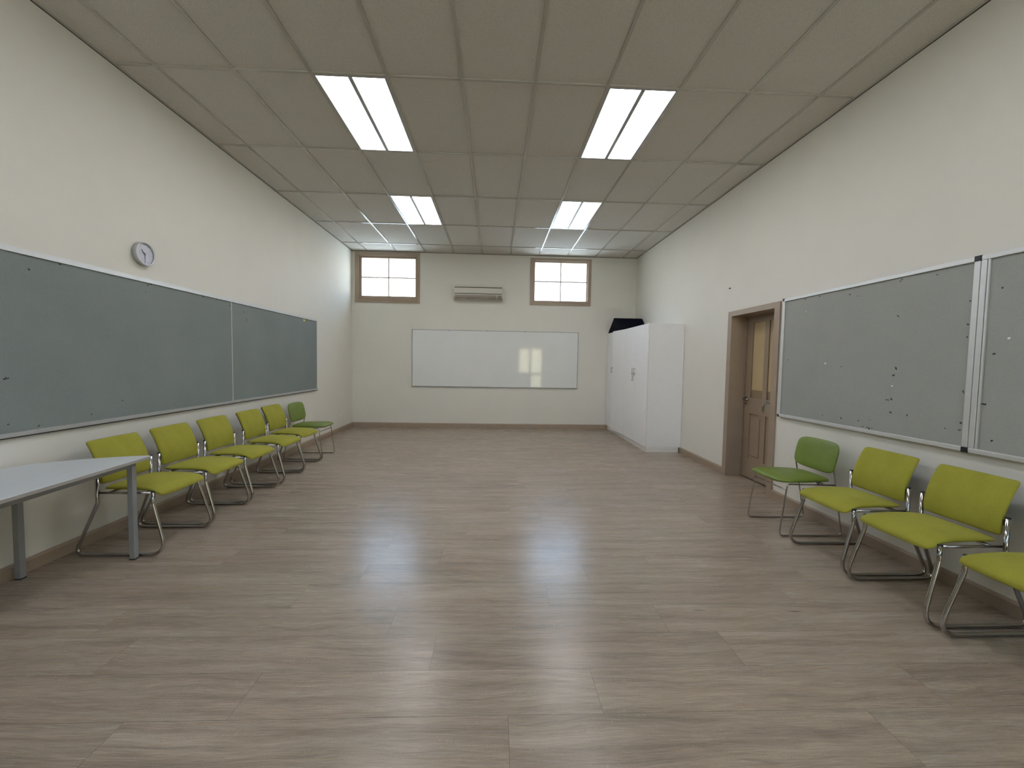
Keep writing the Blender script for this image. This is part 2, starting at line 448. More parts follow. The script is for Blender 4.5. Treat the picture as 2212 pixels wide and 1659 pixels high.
# ------------------------------------------------------------------ ceiling
c = struct(MB().box(WL, WR, YR, YB, HC + 0.010, TOP).build('ceiling', 'tile'))
m = MB(); bw = 0.012
js = range(0, 10); ks = range(-5, 5)
for j in js: m.box(GX0 + GSX * j - bw, GX0 + GSX * j + bw, YR, YB, HC, HC + 0.012)
for k in ks:
    y = GY0 + GSY * k
    xe = [WL + .02] + [GX0 + GSX * j for j in js] + [WR - .02]
    for a, b in zip(xe, xe[1:]): m.box(a + bw * (a > WL + .1), b - bw * (b < WR - .1), y - bw, y + bw, HC + 0.0005, HC + 0.012)
g = m.build('ceiling_grid', 'grid', c)
m = MB()
m.box(WL, WL + 0.020, YR, YB, HC - 0.001, HC + 0.010).box(WR - 0.020, WR, YR, YB, HC - 0.001, HC + 0.010)
m.box(WL + .02, WR - .02, YB - 0.020, YB, HC - 0.001, HC + 0.010).box(WL + .02, WR - .02, YR, YR + .02, HC - 0.001, HC + 0.010)
struct(m.build('trim_1', 'grid'))
m = MB()
m.box(WL, WL + 0.004, YR, YB, HC - 0.006, HC - 0.001).box(WR - 0.004, WR, YR, YB, HC - 0.006, HC - 0.001)
m.box(WL + .004, WR - .004, YB - 0.004, YB, HC - 0.006, HC - 0.001)
struct(m.build('shadow_line', 'seam'))  # dark strip painted in as the shadow line at the wall tops

# ceiling lights: twin-panel troffers filling one grid cell
def make_light():
    r = empty('ceiling_light')
    w, l = 0.6 - 2 * bw - .002, GSY - 2 * bw - .002
    m = MB()
    z0, z1 = -0.001, 0.009
    e, sp = 0.012, 0.017
    m.box(-w / 2, -w / 2 + e, -l / 2, l / 2, z0, z1).box(w / 2 - e, w / 2, -l / 2, l / 2, z0, z1)
    m.box(-w / 2 + e, w / 2 - e, -l / 2, -l / 2 + e, z0, z1).box(-w / 2 + e, w / 2 - e, l / 2 - e, l / 2, z0, z1)
    m.box(-sp, sp, -l / 2 + e, l / 2 - e, z0 - .003, z1)
    m.build('light_frame', 'alu_dull', r)
    for s in (-1, 1):
        x0, x1 = (sp, w / 2 - e) if s > 0 else (-w / 2 + e, -sp)
        MB().box(x0 + .001, x1 - .001, -l / 2 + e + .001, l / 2 - e - .001, 0.001, 0.008).build('diffuser', 'lit', r)
    return r
lt0 = make_light()
cells = [(2, 0, 'twin-panel ceiling light nearest the camera on the left side'),
         (6, 0, 'twin-panel ceiling light nearest the camera on the right side'),
         (2, 2, 'far twin-panel ceiling light on the left side, closest to the left window'),
         (6, 2, 'far twin-panel ceiling light on the right side, closest to the right window'),
         (2, -2, 'twin-panel ceiling light added overhead on the left for fill, out of frame'),  # unseen pair added for fill light from the camera side
         (6, -2, 'twin-panel ceiling light added overhead on the right for fill, out of frame')]
for i, (j, k, lab) in enumerate(cells):
    o = lt0 if i == 0 else copy_tree(lt0)
    o.location = (GX0 + GSX * (j + .5), GY0 + GSY * (k + .5), HC)
    tag(o, lab, 'ceiling light', 'twin-panel ceiling lights')

# ------------------------------------------------------------------ far wall windows
def window(name, o, w, glass, bars):
    r = struct(empty(name, ((o[0] + o[1]) / 2, YB, (o[2] + o[3]) / 2)))
    m = MB()
    m.ring('y', YB - 0.018, 0.018, o, w)                                   # architrave
    m.ring('y', YB - 0.024, 0.024, (w[0] - .012, w[1] + .012, w[2] - .012, w[3] + .012), w)   # bead
    lin = 0.006
    m.ring('y', YB, 0.16, w, (w[0] + lin, w[1] - lin, w[2] + lin, w[3] - lin))
    at_parent(m.build('window_frame', 'trim'), r)
    m = MB().ring('y', YB + 0.05, 0.045, (w[0] + lin, w[1] - lin, w[2] + lin, w[3] - lin), glass)
    cx, cz = bars
    m.box(cx - .010, cx + .010, YB + .058, YB + .088, glass[2], glass[3]).box(glass[0], cx - .010, YB + .058, YB + .088, cz - .010, cz + .010).box(cx + .010, glass[1], YB + .058, YB + .088, cz - .010, cz + .010)
    at_parent(m.build('window_sash', 'trim'), r)
    m = MB(); m.box(glass[0], glass[1], YB + .073, YB + .077, glass[2], glass[3])
    at_parent(m.build('window_pane', 'frost'), r)
    return r
window('window_1', WIN[0], WO[0], (-2.838, -1.715, 2.770, 3.560), (-2.278, 3.158))
window('window_2', WIN[1], WO[1], (0.825, 1.938, 2.752, 3.562), (1.382, 3.160))

# outside: eave and paving beyond the far wall, paving behind
o = MB().box(-4.2, 4.2, YB + 0.2, YB + 0.85, 3.66, 3.72).build('roof_eave', 'eave')
tag(o, 'beige roof eave blurred behind the tops of the frosted windows', 'eave', kind='structure')
o = MB().box(-14, 14, YB + 0.2, YB + 24, -0.6, -0.35).build('ground', 'ground'); struct(o)
o = MB().box(-14, 14, YR - 22, YR - T, -0.6, -0.35).build('ground_rear', 'ground'); struct(o)

# ------------------------------------------------------------------ door in the right wall
d = struct(empty('door_1', (WR, (DY0 + DY1) / 2, 0)))
m = MB()
AX = WR - 0.018
m.ring('x', AX, 0.018, (4.278, 5.252, 0.0, 2.106), (4.366, 5.170, -0.01, 2.042))
m.ring('x', WR, 0.235, (DY0, DY1, 0.0, DZ), (4.366, 5.170, -0.01, 2.042))
m.ring('x', 3.176, 0.020, (4.366, 5.170, 0.0, 2.042), (4.380, 5.156, -0.01, 2.030))
at_parent(m.build('door_frame', 'trim'), d)
LX = 3.200     # face of the leaf
m = MB()
LY0, LY1, LZ0, LZ1 = 4.369, 5.167, 0.014, 2.040
ya = [LY0, 4.500, 4.735, 4.810, 5.040, LY1]
def leaf(y0, y1, z0, z1): m.box(LX, LX + 0.035, y0, y1, z0, z1)
leaf(ya[4], LY1, LZ0, LZ1); leaf(LY0, ya[1], LZ0, LZ1); leaf(ya[2], ya[3], LZ0, LZ1)
for y0, y1 in ((ya[1], ya[2]), (ya[3], ya[4])):
    leaf(y0, y1, 1.955, LZ1); leaf(y0, y1, 0.822, 1.020); leaf(y0, y1, LZ0, 0.255)
    m.box(LX + .012, LX + .030, y0, y1, 0.255, 0.822)
    m.box(LX + .004, LX + .012, y0 + .035, y1 - .035, 0.30, 0.777, 0.003)
lf = at_parent(m.build('door_leaf', 'doorpaint'), d)
def sub(o, p):
    o.parent = p; return o
m = MB()
for y0, y1 in ((ya[1], ya[2]), (ya[3], ya[4])): m.box(LX + .016, LX + .020, y0, y1, 1.020, 1.955)
sub(m.build('door_glass', 'glass_beige'), lf)
m = MB()
for y0, y1 in ((ya[1], ya[2]), (ya[3], ya[4])): m.box(LX + .0125, LX + .0145, y0 + .002, y1 - .002, 1.118, 1.953)
sub(m.build('paper_blind', 'paper'), lf)
m = MB().lathe([(0, 0), (.027, 0), (.027, .007), (.010, .009), (.010, .045), (0, .045)], (LX, 5.115, 1.0), (-1, 0, 0), 24)
m.tube(fillet([(LX - .042, 5.118, 1.0), (LX - .042, 5.06, 1.0), (LX - .036, 5.02, .997)], [.02]), .009, 10)
m.lathe([(0, 0), (.012, 0), (.012, .006), (0, .006)], (LX, 5.115, .94), (-1, 0, 0), 16)
sub(m.build('door_handle', 'chrome'), lf)
# sign on the lock rail
m = MB().box(LX - .003, LX, 4.535, 4.752, 0.955, 1.012)
sg = m.build('door_sign', 'sign')
tag(sg, 'small grey door sign with black STAFF lettering, partly hidden by the jamb', 'sign')
def text_mesh(name, body, size, mat, loc, xdir, zdir, parent=None, depth=0.0006, align='LEFT'):
    cu = bpy.data.curves.new(name, 'FONT'); cu.body = body; cu.size = size; cu.extrude = depth; cu.align_x = align; cu.align_y = 'CENTER'
    ob = bpy.data.objects.new(name, cu); COL.objects.link(ob)
    bpy.context.view_layer.update()
    me = bpy.data.meshes.new_from_object(ob.evaluated_get(bpy.context.evaluated_depsgraph_get()))
    bpy.data.objects.remove(ob)
    xd, zd = Vector(xdir), Vector(zdir); yd = xd.cross(zd) * -1
    R = Matrix((xd, zd, xd.cross(zd))).transposed().to_4x4(); R.translation = Vector(loc)
    me.transform(R); me.materials.clear(); me.materials.append(M[mat])
    o = bpy.data.objects.new(name, me); COL.objects.link(o)
    if parent: o.parent = parent
    return o
text_mesh('sign_lettering', 'STAFF', 0.050, 'ink', (LX - .0036, 4.738, 0.983), (0, -1, 0), (0, 0, 1), sg)
# keys hanging from the lock
m = MB()
m.lathe([(0, 0), (.011, 0), (.011, .010), (0, .010)], (LX, 4.775, 0.955), (-1, 0, 0), 14)
kb = MB()
kb.tube([(LX - .012, 4.775 + .013 * math.cos(t * PI / 6), .935 + .016 * math.sin(t * PI / 6)) for t in range(13)], .0018, 6)
kb.box(LX - .014, LX - .011, 4.768, 4.781, .865, .922, .001)
kb.box(LX - .018, LX - .015, 4.783, 4.800, .878, .918, .001)
kb.lathe([(0, 0), (.012, 0), (.012, .003), (0, .003)], (LX - .010, 4.790, .905), (-1, 0, .2), 12)
k = kb.build('key_bunch', 'steel'); tag(k, 'small bunch of keys hanging on the brown door', 'keys')
sub(m.build('lock_cylinder', 'steel'), lf)
# small hook in the plaster above the door
o = MB().lathe([(0, 0), (.010, 0), (.010, .006), (.004, .008), (.004, .022), (0, .024)], (WR, 5.263, 2.412), (-1, 0, 0), 12).build('wall_hook', 'ink')
tag(o, 'tiny dark screw hook in the right wall above the door', 'hook')

# ------------------------------------------------------------------ pinboards
def specks(m, axis_x, sgn, pts, r0=0.004):
    """pin and staple remnants, raised slightly off the felt"""
    rng = random.Random(5)
    for (y, z) in pts:
        a, b_ = r0 * rng.uniform(.7, 1.9), r0 * rng.uniform(.5, 1.1); t = rng.uniform(0, PI)
        ps = []
        for k in range(6):
            ca, sa = a * math.cos(k * PI / 3), b_ * math.sin(k * PI / 3)
            ps.append((axis_x, y + ca * math.cos(t) - sa * math.sin(t), z + ca * math.sin(t) + sa * math.cos(t)))
        m.prism(ps, (sgn * 0.0015, 0, 0))
def pinboard_left(y0, y1, pts, left_post):
    r = empty('pinboard', (WL, (y0 + y1) / 2, 0.89))
    D = 0.016
    m = MB(); m.box(WL + .001, WL + D - .004, y0 + .006, y1 - .004, 0.918, 2.062)
    m.mi = 1; specks(m, WL + D - .004, 1, pts, .0055)
    at_parent(m.build('felt_panel', ['felt_l', 'ink']), r)
    m = MB()
    m.box(WL + .001, WL + D + .006, y0, y1, 2.044, 2.070).box(WL + .001, WL + D + .002, y0, y1, 2.070, 2.079)
    m.box(WL + .001, WL + D, y1 - .010, y1, .915, 2.044)
    if left_post: m.box(WL + .001, WL + D, y0, y0 + .008, .915, 2.044)
    at_parent(m.build('board_frame', 'alu'), r)
    m = MB().box(WL + .001, WL + D + .010, y0, y1, .893, .920); m.mi = 1
    m.box(WL + .001, WL + D + .003, y0, y1, .884, .893)
    at_parent(m.build('bottom_rail', ['alu_mid', 'slot']), r)
    return r
ptsL = [(2.823, 1.957), (3.015, 2.034), (3.713, 1.96), (3.739, 2.024), (2.669, 1.261), (2.68, 1.259), (2.66, 1.256), (3.46, 1.05), (2.67, .974), (2.841, .939), (3.773, 2.04), (4.414, 2.03), (4.62, 2.035), (4.84, 2.0), (3.2, .97), (4.0, .96)]
tag(pinboard_left(1.20, 4.873, ptsL, True), 'long blue-grey pinboard under the round clock on the left wall', 'pinboard', 'blue-grey pinboards on the left wall')
tag(pinboard_left(4.875, 7.125, [(5.154, 1.86), (5.154, 1.88), (5.153, 1.845), (5.1, 1.96), (6.2, 2.0), (5.9, 1.95)], False), 'shorter blue-grey pinboard on the left wall with a yellow scrap at its far corner', 'pinboard', 'blue-grey pinboards on the left wall')
m = MB(); XF = WL + .0125
m.prism([(XF, 6.63, 2.028), (XF, 6.665, 2.036), (XF, 6.70, 2.018), (XF, 6.672, 2.000), (XF, 6.645, 2.008)], (.002, 0, 0))
tag(m.build('paper_scrap', 'note'), 'torn yellow paper scrap at the top far end of the left pinboard', 'paper scrap')

def pinboard_right(y0, y1, pts, full_stile):
    r = empty('pinboard', (WR, (y0 + y1) / 2, 0.893))
    X1 = WR - 0.012; X0 = WR - 0.034; fw = 0.030
    zb, zt = 0.893, 2.116
    m = MB(); m.box(WR - .022, X1, y0 + .01, y1 - .01, zb + .01, zt - .01)
    m.mi = 1; specks(m, WR - .022, -1, pts, .0052)
    m.mi = 2; specks(m, WR - .022, -1, [(2.99, 1.282), (3.633, 1.45), (3.9, 1.95)] if full_stile else [(2.3, 1.6)], .006)
    at_parent(m.build('felt_panel', ['felt_r', 'ink', 'white']), r)
    m = MB()
    m.box(X0, WR - .004, y0, y1, zt - fw, zt, .003).box(X0, WR - .004, y0, y1, zb, zb + fw, .003)
    m.box(X0, WR - .004, y1 - fw, y1, zb + fw, zt - fw, .003)
    if full_stile: m.box(X0, WR - .004, y0, y0 + fw + .004, zb + fw, zt - fw, .003)
    at_parent(m.build('board_frame', 'alu'), r)
    m = MB()
    if full_stile:
        for ca, cb, cc, cd_ in ((y1 - .024, y1 + .003, zt - .024, zt + .003), (y1 - .024, y1 + .003, zb - .003, zb + .024), (y0 - .002, y0 + .034, zt - .030, zt + .003), (y0 - .002, y0 + .034, zb - .003, zb + .030)):
            at_parent(MB().box(X0 - .001, WR - .003, ca, cb, cc, cd_).build('corner_cap', 'black'), r)
    else:
        m.box(X0 + .002, WR - .004, y1 - fw - .016, y1 - fw - .004, zb + fw, zt - fw, .002)
        at_parent(m.build('inner_strip', 'alu'), r)
    return r
ptsR = [(3.742, 2.07), (3.412, 2.034), (3.336, 2.009), (3.919, 2.07), (2.975, 1.801), (2.983, 1.806), (2.966, 2.07), (2.978, 2.06), (2.722, 2.054), (2.97, 1.421), (2.968, 1.412), (2.981, 1.364), (2.99, 1.362), (2.989, 1.183), (3.02, 1.174), (3.01, 1.174), (3.03, 1.1745), (4.113, 1.486), (3.458, 1.422), (2.985, 1.081), (2.99, 1.083), (2.863, 1.077), (3.155, 1.0), (3.259, .98), (3.159, .932), (3.176, .939), (3.216, .941), (3.134, .938), (2.606, 1.022), (2.52, 1.025), (2.515, 1.275), (2.513, 1.265), (2.516, 1.072), (2.512, 1.847), (3.633, .98), (3.429, .979), (2.5155, 1.62), (2.516, 1.70)]
tag(pinboard_right(2.462, 4.218, ptsR, True), 'grey pinboard in a pale metal frame beside the brown door', 'pinboard', 'grey framed pinboards on the right wall')
tag(pinboard_right(0.62, 2.4585, [(2.345, .989), (2.367, 1.511), (2.41, 1.205), (2.40, 1.2045), (2.39, 1.204), (2.418, 1.2055), (2.35, 1.9)], False), 'grey framed pinboard cut off by the right edge of the photo', 'pinboard', 'grey framed pinboards on the right wall')

# ------------------------------------------------------------------ whiteboard
r = empty('whiteboard', (0, YB, 0.868))
WBX0, WBX1, WBZ0, WBZ1 = -1.770, 1.782, 0.868, 2.080
at_parent(MB().box(WBX0 + .008, WBX1 - .008, YB - .014, YB - .002, WBZ0 + .008, WBZ1 - .008).build('writing_surface', 'board_face'), r)
m = MB().ring('y', YB - .020, .018, (WBX0, WBX1, WBZ0, WBZ1), (WBX0 + .012, WBX1 - .012, WBZ0 + .016, WBZ1 - .010))
m.box(WBX0, WBX1, YB - .026, YB - .020, WBZ0, WBZ0 + .012)
at_parent(m.build('board_frame', 'alu_dull'), r)
for x in (-0.98, -0.18, 0.63): at_parent(MB().box(x - .008, x + .008, YB - .024, YB - .019, WBZ1 - .022, WBZ1 + .006).build('mounting_clip', 'alu_dull'), r)
at_parent(MB().box(-0.188, -0.172, YB - .028, YB - .019, WBZ0 - .004, WBZ0 + .022).build('mounting_clip', 'alu_dull'), r)
tag(r, 'wide white whiteboard with thin grey frame on the far wall', 'whiteboard')

# ------------------------------------------------------------------ air conditioner
r = empty('air_conditioner', (-0.373, YB, 2.71))
ax0, ax1, yf = -0.888, 0.142, YB - 0.195
m = MB()
prof = [(YB + .001, 3.008), (yf + .03, 3.008), (yf + .006, 2.995), (yf, 2.965), (yf, 2.80), (yf + .012, 2.765), (yf + .05, 2.725), (yf + .09, 2.712), (YB + .001, 2.712)]
m.prism([(ax0, y, z) for y, z in prof], (ax1 - ax0, 0, 0))
at_parent(m.build('air_conditioner_body', 'ac'), r)
m = MB().box(ax0 + .022, ax1 - .022, yf - .010, yf + .002, 2.832, 2.938, .004)
at_parent(m.build('front_panel', 'ac'), r)
for za, zb_ in ((2.946, 2.962), (2.818, 2.828)): at_parent(MB().box(ax0 + .022, ax1 - .022, yf - .003, yf + .004, za, zb_).build('air_slot', 'slot'), r)
m = MB()
pl = [(yf + .001, 2.800), (yf + .012, 2.762), (yf + .046, 2.728), (yf + .040, 2.720), (yf + .004, 2.755), (yf - .008, 2.798)]
m.prism([(ax0 + .030, y, z) for y, z in pl], (ax1 - ax0 - .17, 0, 0))
at_parent(m.build('louvre', 'ac_dark'), r)
m = MB()
m.prism([(ax1 - .125, y, z) for y, z in pl], (.10, 0, 0)); m.mi = 1
m.box(ax1 - .085, ax1 - .070, yf - .010, yf - .004, 2.770, 2.782).box(ax1 - .060, ax1 - .045, yf - .010, yf - .004, 2.775, 2.785)
at_parent(m.build('display_panel', ['ac_dark', 'slot']), r)
tag(r, 'cream wall-mounted air conditioner between the two windows', 'air conditioner')

# ------------------------------------------------------------------ clock
r = empty('wall_clock', (WL, 3.690, 2.278))
cy, cz, cr = 3.690, 2.278, 0.0985
m = MB().lathe([(cr - .012, 0.001), (cr - .002, .006), (cr, .040), (cr - .002, .044)], (WL, cy, cz), (1, 0, 0), 56)
at_parent(m.build('clock_case', 'clock_body', smooth=True), r)
m = MB().lathe([(cr - .002, .044), (cr - .001, .049), (cr - .007, .050), (cr - .009, .036)], (WL, cy, cz), (1, 0, 0), 56)
at_parent(m.build('clock_rim', 'clock_rim', smooth=True), r)
m = MB().lathe([(cr - .006, .030), (0, .030)], (WL, cy, cz), (1, 0, 0), 56)
m.mi = 1
for h in range(12):
    a = h * PI / 6; ry, rz = math.sin(a), math.cos(a); p0, p1 = .070, .079
    n_ = Vector((0, rz, -ry)) * .0012
    A = Vector((WL + .0302, cy + ry * p0, cz + rz * p0)); B = Vector((WL + .0302, cy + ry * p1, cz + rz * p1))
    m.prism([A - n_, A + n_, B + n_, B - n_], (.0006, 0, 0))
cf = at_parent(m.build('clock_face', ['clock_face', 'ink_grey']), r)
def hand(name, ang, l, w, x, mat, tail=.012):
    ry, rz = math.sin(ang), math.cos(ang); n_ = Vector((0, rz, -ry)) * w; dv = Vector((0, ry, rz))
    O = Vector((WL + x, cy, cz)); m = MB()
    m.prism([O - dv * tail - n_, O - dv * tail + n_, O + dv * l + n_ * .7, O + dv * l - n_ * .7], (.001, 0, 0))
    at_parent(m.build(name, mat), r)
hand('hour_hand', math.radians(315), .046, .0032, .033, 'ink')
hand('minute_hand', math.radians(180), .072, .0026, .0355, 'ink_grey')
hand('second_hand', math.radians(276), .066, .0009, .0375, 'ink_grey')
tag(r, 'round white wall clock with grey case above the left pinboard', 'clock')

# ------------------------------------------------------------------ power outlets
def outlet(yc, lab):
    r = empty('power_outlet', (WL, yc, 0.30))
    at_parent(MB().box(WL, WL + .010, yc - .058, yc + .058, .262, .340, .003).build('outlet_plate', 'socket'), r)
    for s in (-1, 1):
        m = MB(); y = yc + s * .028
        m.box(WL + .0095, WL + .0108, y - .009, y - .006, .292, .301).box(WL + .0095, WL + .0108, y + .006, y + .009, .292, .301).box(WL + .0095, WL + .0108, y - .0015, y + .0015, .280, .289)
        at_parent(m.build('socket_slot', 'slot'), r)
    for s in (-1, 1): at_parent(MB().box(WL + .010, WL + .014, yc + s * .028 - .006, yc + s * .028 + .006, .318, .331, .001).build('rocker_switch', 'socket'), r)
    tag(r, lab, 'power outlet', 'power outlets low on the left wall')
outlet(8.185, 'white double power outlet low on the left wall, nearer the chairs')
outlet(8.372, 'white double power outlet low on the left wall, nearer the far corner')

# ------------------------------------------------------------------ cupboards
def bow_handle(parent, x, y, z0, z1):
    m = MB().tube(fillet([(x, y, z0 + .012), (x - .030, y, z0 + .012), (x - .030, y, z0), (x - .030, y, z1), (x - .030, y, z1 - .012), (x, y, z1 - .012)], [0, 0, 0, 0]), .0045, 8)
    return sub(m.build('door_handle', 'steel'), parent)
def bar_handle(parent, x, y, z0, z1):
    m = MB().tube([(x - .032, y, z0), (x - .032, y, z1)], .0055, 8)
    m.tube([(x, y, z0 + .016), (x - .032, y, z0 + .016)], .0045, 8).tube([(x, y, z1 - .016), (x - .032, y, z1 - .016)], .0045, 8)
    o = m.build('door_handle', 'steel'); o.parent = parent; return o
CX, CZ0, CZ1 = 2.427, 0.086, 2.072
def cupboard(y0, y1, n_ajar, lab):
    r = empty('cupboard', (CX, y0, 0))
    W_ = y1 - y0; D_ = WR - CX - .004
    # local coordinates: x from the door face to the wall, y along the wall
    m = MB(); t = .018; f = .020
    m.box(f, D_, 0, t, CZ0, CZ1).box(f, D_, W_ - t, W_, CZ0, CZ1)
    m.box(f, D_, t, W_ - t, CZ0, CZ0 + t).box(f, D_, t, W_ - t, CZ1 - t, CZ1).box(D_ - .006, D_, t, W_ - t, CZ0 + t, CZ1 - t)
    m.box(f + .02, D_ - .02, t, W_ - t, 1.05, 1.068)
    m.build('carcass', 'white', r)
    MB().box(.028, D_ - .03, .010, W_ - .010, 0, CZ0).build('plinth', 'plinth', r)
    half = W_ / 2
    for k in range(2):
        ya_, yb_ = k * half + .0015, (k + 1) * half - .0015
        hinge = ya_ if k == 0 else yb_
        e = MB(); e.box(0, .018, ya_ - hinge, yb_ - hinge, CZ0 + .002, CZ1 - .001, .001)
        dr = e.build('cupboard_door', 'white', r); dr.location = (0, hinge, 0)
        hy = (yb_ - hinge - .040) if k == 0 else (ya_ - hinge + .040)
        bar_handle(dr, 0, hy, 1.238, 1.352)
        if n_ajar == k:
            dr.rotation_euler = (0, 0, math.radians(6.0 if k == 0 else -6.0))
    tag(r, lab, 'cupboard', 'tall white cupboards against the right wall')
    return r
cupboard(6.504, 7.709, -1, 'tall white cupboard nearest the door, its two handles tied together')
cupboard(7.711, 8.880, 0, 'tall white cupboard against the far wall with one door slightly ajar')
# loop and padlock joining the near cupboard's handles
m = MB(); hx = CX - .036; hy = 7.1065
m.tube(fillet([(hx, hy - .040, 1.245), (hx - .008, hy - .044, 1.262), (hx - .008, hy + .044, 1.262), (hx, hy + .040, 1.245), (hx - .003, hy, 1.175), (hx, hy - .040, 1.245)], [.008, .008, .008, .01]), .004, 6)
o = m.build('lock_cable', 'steel'); tag(o, 'grey cable loop with lock hanging from the near cupboard handles', 'lock')
MB().box(hx - .012, hx + .004, hy - .014, hy + .014, 1.130, 1.172, .003).build('lock_body', 'steel', o)
# dark mat on top
m = MB()
y_a, y_r, y_b = 8.10, 8.47, 8.865
prof = [(y_a, CZ1 + .003), (y_a + .30, 2.345), (y_r, 2.362), (y_b, 2.088), (y_b, CZ1 + .003)]
m.prism([(2.425, y, z) for y, z in prof], (.575, 0, 0), .010)
o = m.build('foam_wedge', 'navy')
tag(o, 'dark navy wedge-shaped mat lying on top of the far white cupboard', 'mat')

# ------------------------------------------------------------------ table (D-shaped) against the left wall
TZ = 0.710
r = empty('activity_table', (-2.62, 2.20, 0))
half = [(-2.424, 2.995), (-2.455, 3.000), (-2.55, 2.972), (-2.64, 2.937), (-2.72, 2.902), (-2.82, 2.845), (-2.907, 2.777), (-2.963, 2.725), (-2.990, 2.66), (-2.998, 2.55), (-2.998, 2.40), (-2.998, 2.22)]
yc = 2.20
arc = half + [(x, 2 * yc - y) for x, y in half[::-1]]
# the straight side leans a touch, its near end closer to the middle of the room
def lean(p):
    x, y = p; w = max(0.0, (x + 2.998) / .574); return (x + .063 * (2.995 - y) * w, y)
outline = [lean(p) for p in arc]
m = MB(); m.prism([(x, y, TZ - .024) for x, y in outline], (0, 0, .024), .003)
m.bm.normal_update()
for f in m.bm.faces:
    if f.calc_center_median().z < TZ - .003: f.material_index = 1
at_parent(m.build('tabletop', ['tabletop', 'table_edge']), r)
m = MB()
def inset(p, k): return (-2.66 + (p[0] + 2.66) * k, yc + (p[1] - yc) * k)
legs = [(-2.492, 2.915), (-2.962, 2.655), (-2.400, 1.49), (-2.962, 1.745)]
rails = [((-2.492, 2.915), (-2.400, 1.49)), ((-2.492, 2.915), (-2.962, 2.655)), ((-2.962, 2.655), (-2.962, 1.745)), ((-2.962, 1.745), (-2.400, 1.49))]
for (xa, ya_), (xb, yb_) in rails:
    dv = Vector((xb - xa, yb_ - ya_, 0)).normalized(); n_ = Vector((-dv.y, dv.x, 0)) * .012
    A, B = Vector((xa, ya_, .646)) + dv * .017, Vector((xb, yb_, .646)) - dv * .017
    m.prism([A - n_, A + n_, B + n_, B - n_], (0, 0, .036))
at_parent(m.build('apron_rail', 'table_steel'), r)
for i, (x, y) in enumerate(legs):
    s = .0175
    lg = at_parent(MB().box(x - s, x + s, y - s, y + s, .006, .685, .002).build('leg', 'table_steel'), r)
    sub(MB().box(x - s - .001, x + s + .001, y - s - .001, y + s + .001, 0, .008, .001).build('leg_foot', 'black'), lg)
tag(r, 'pale grey table with square grey legs standing against the left wall', 'table')

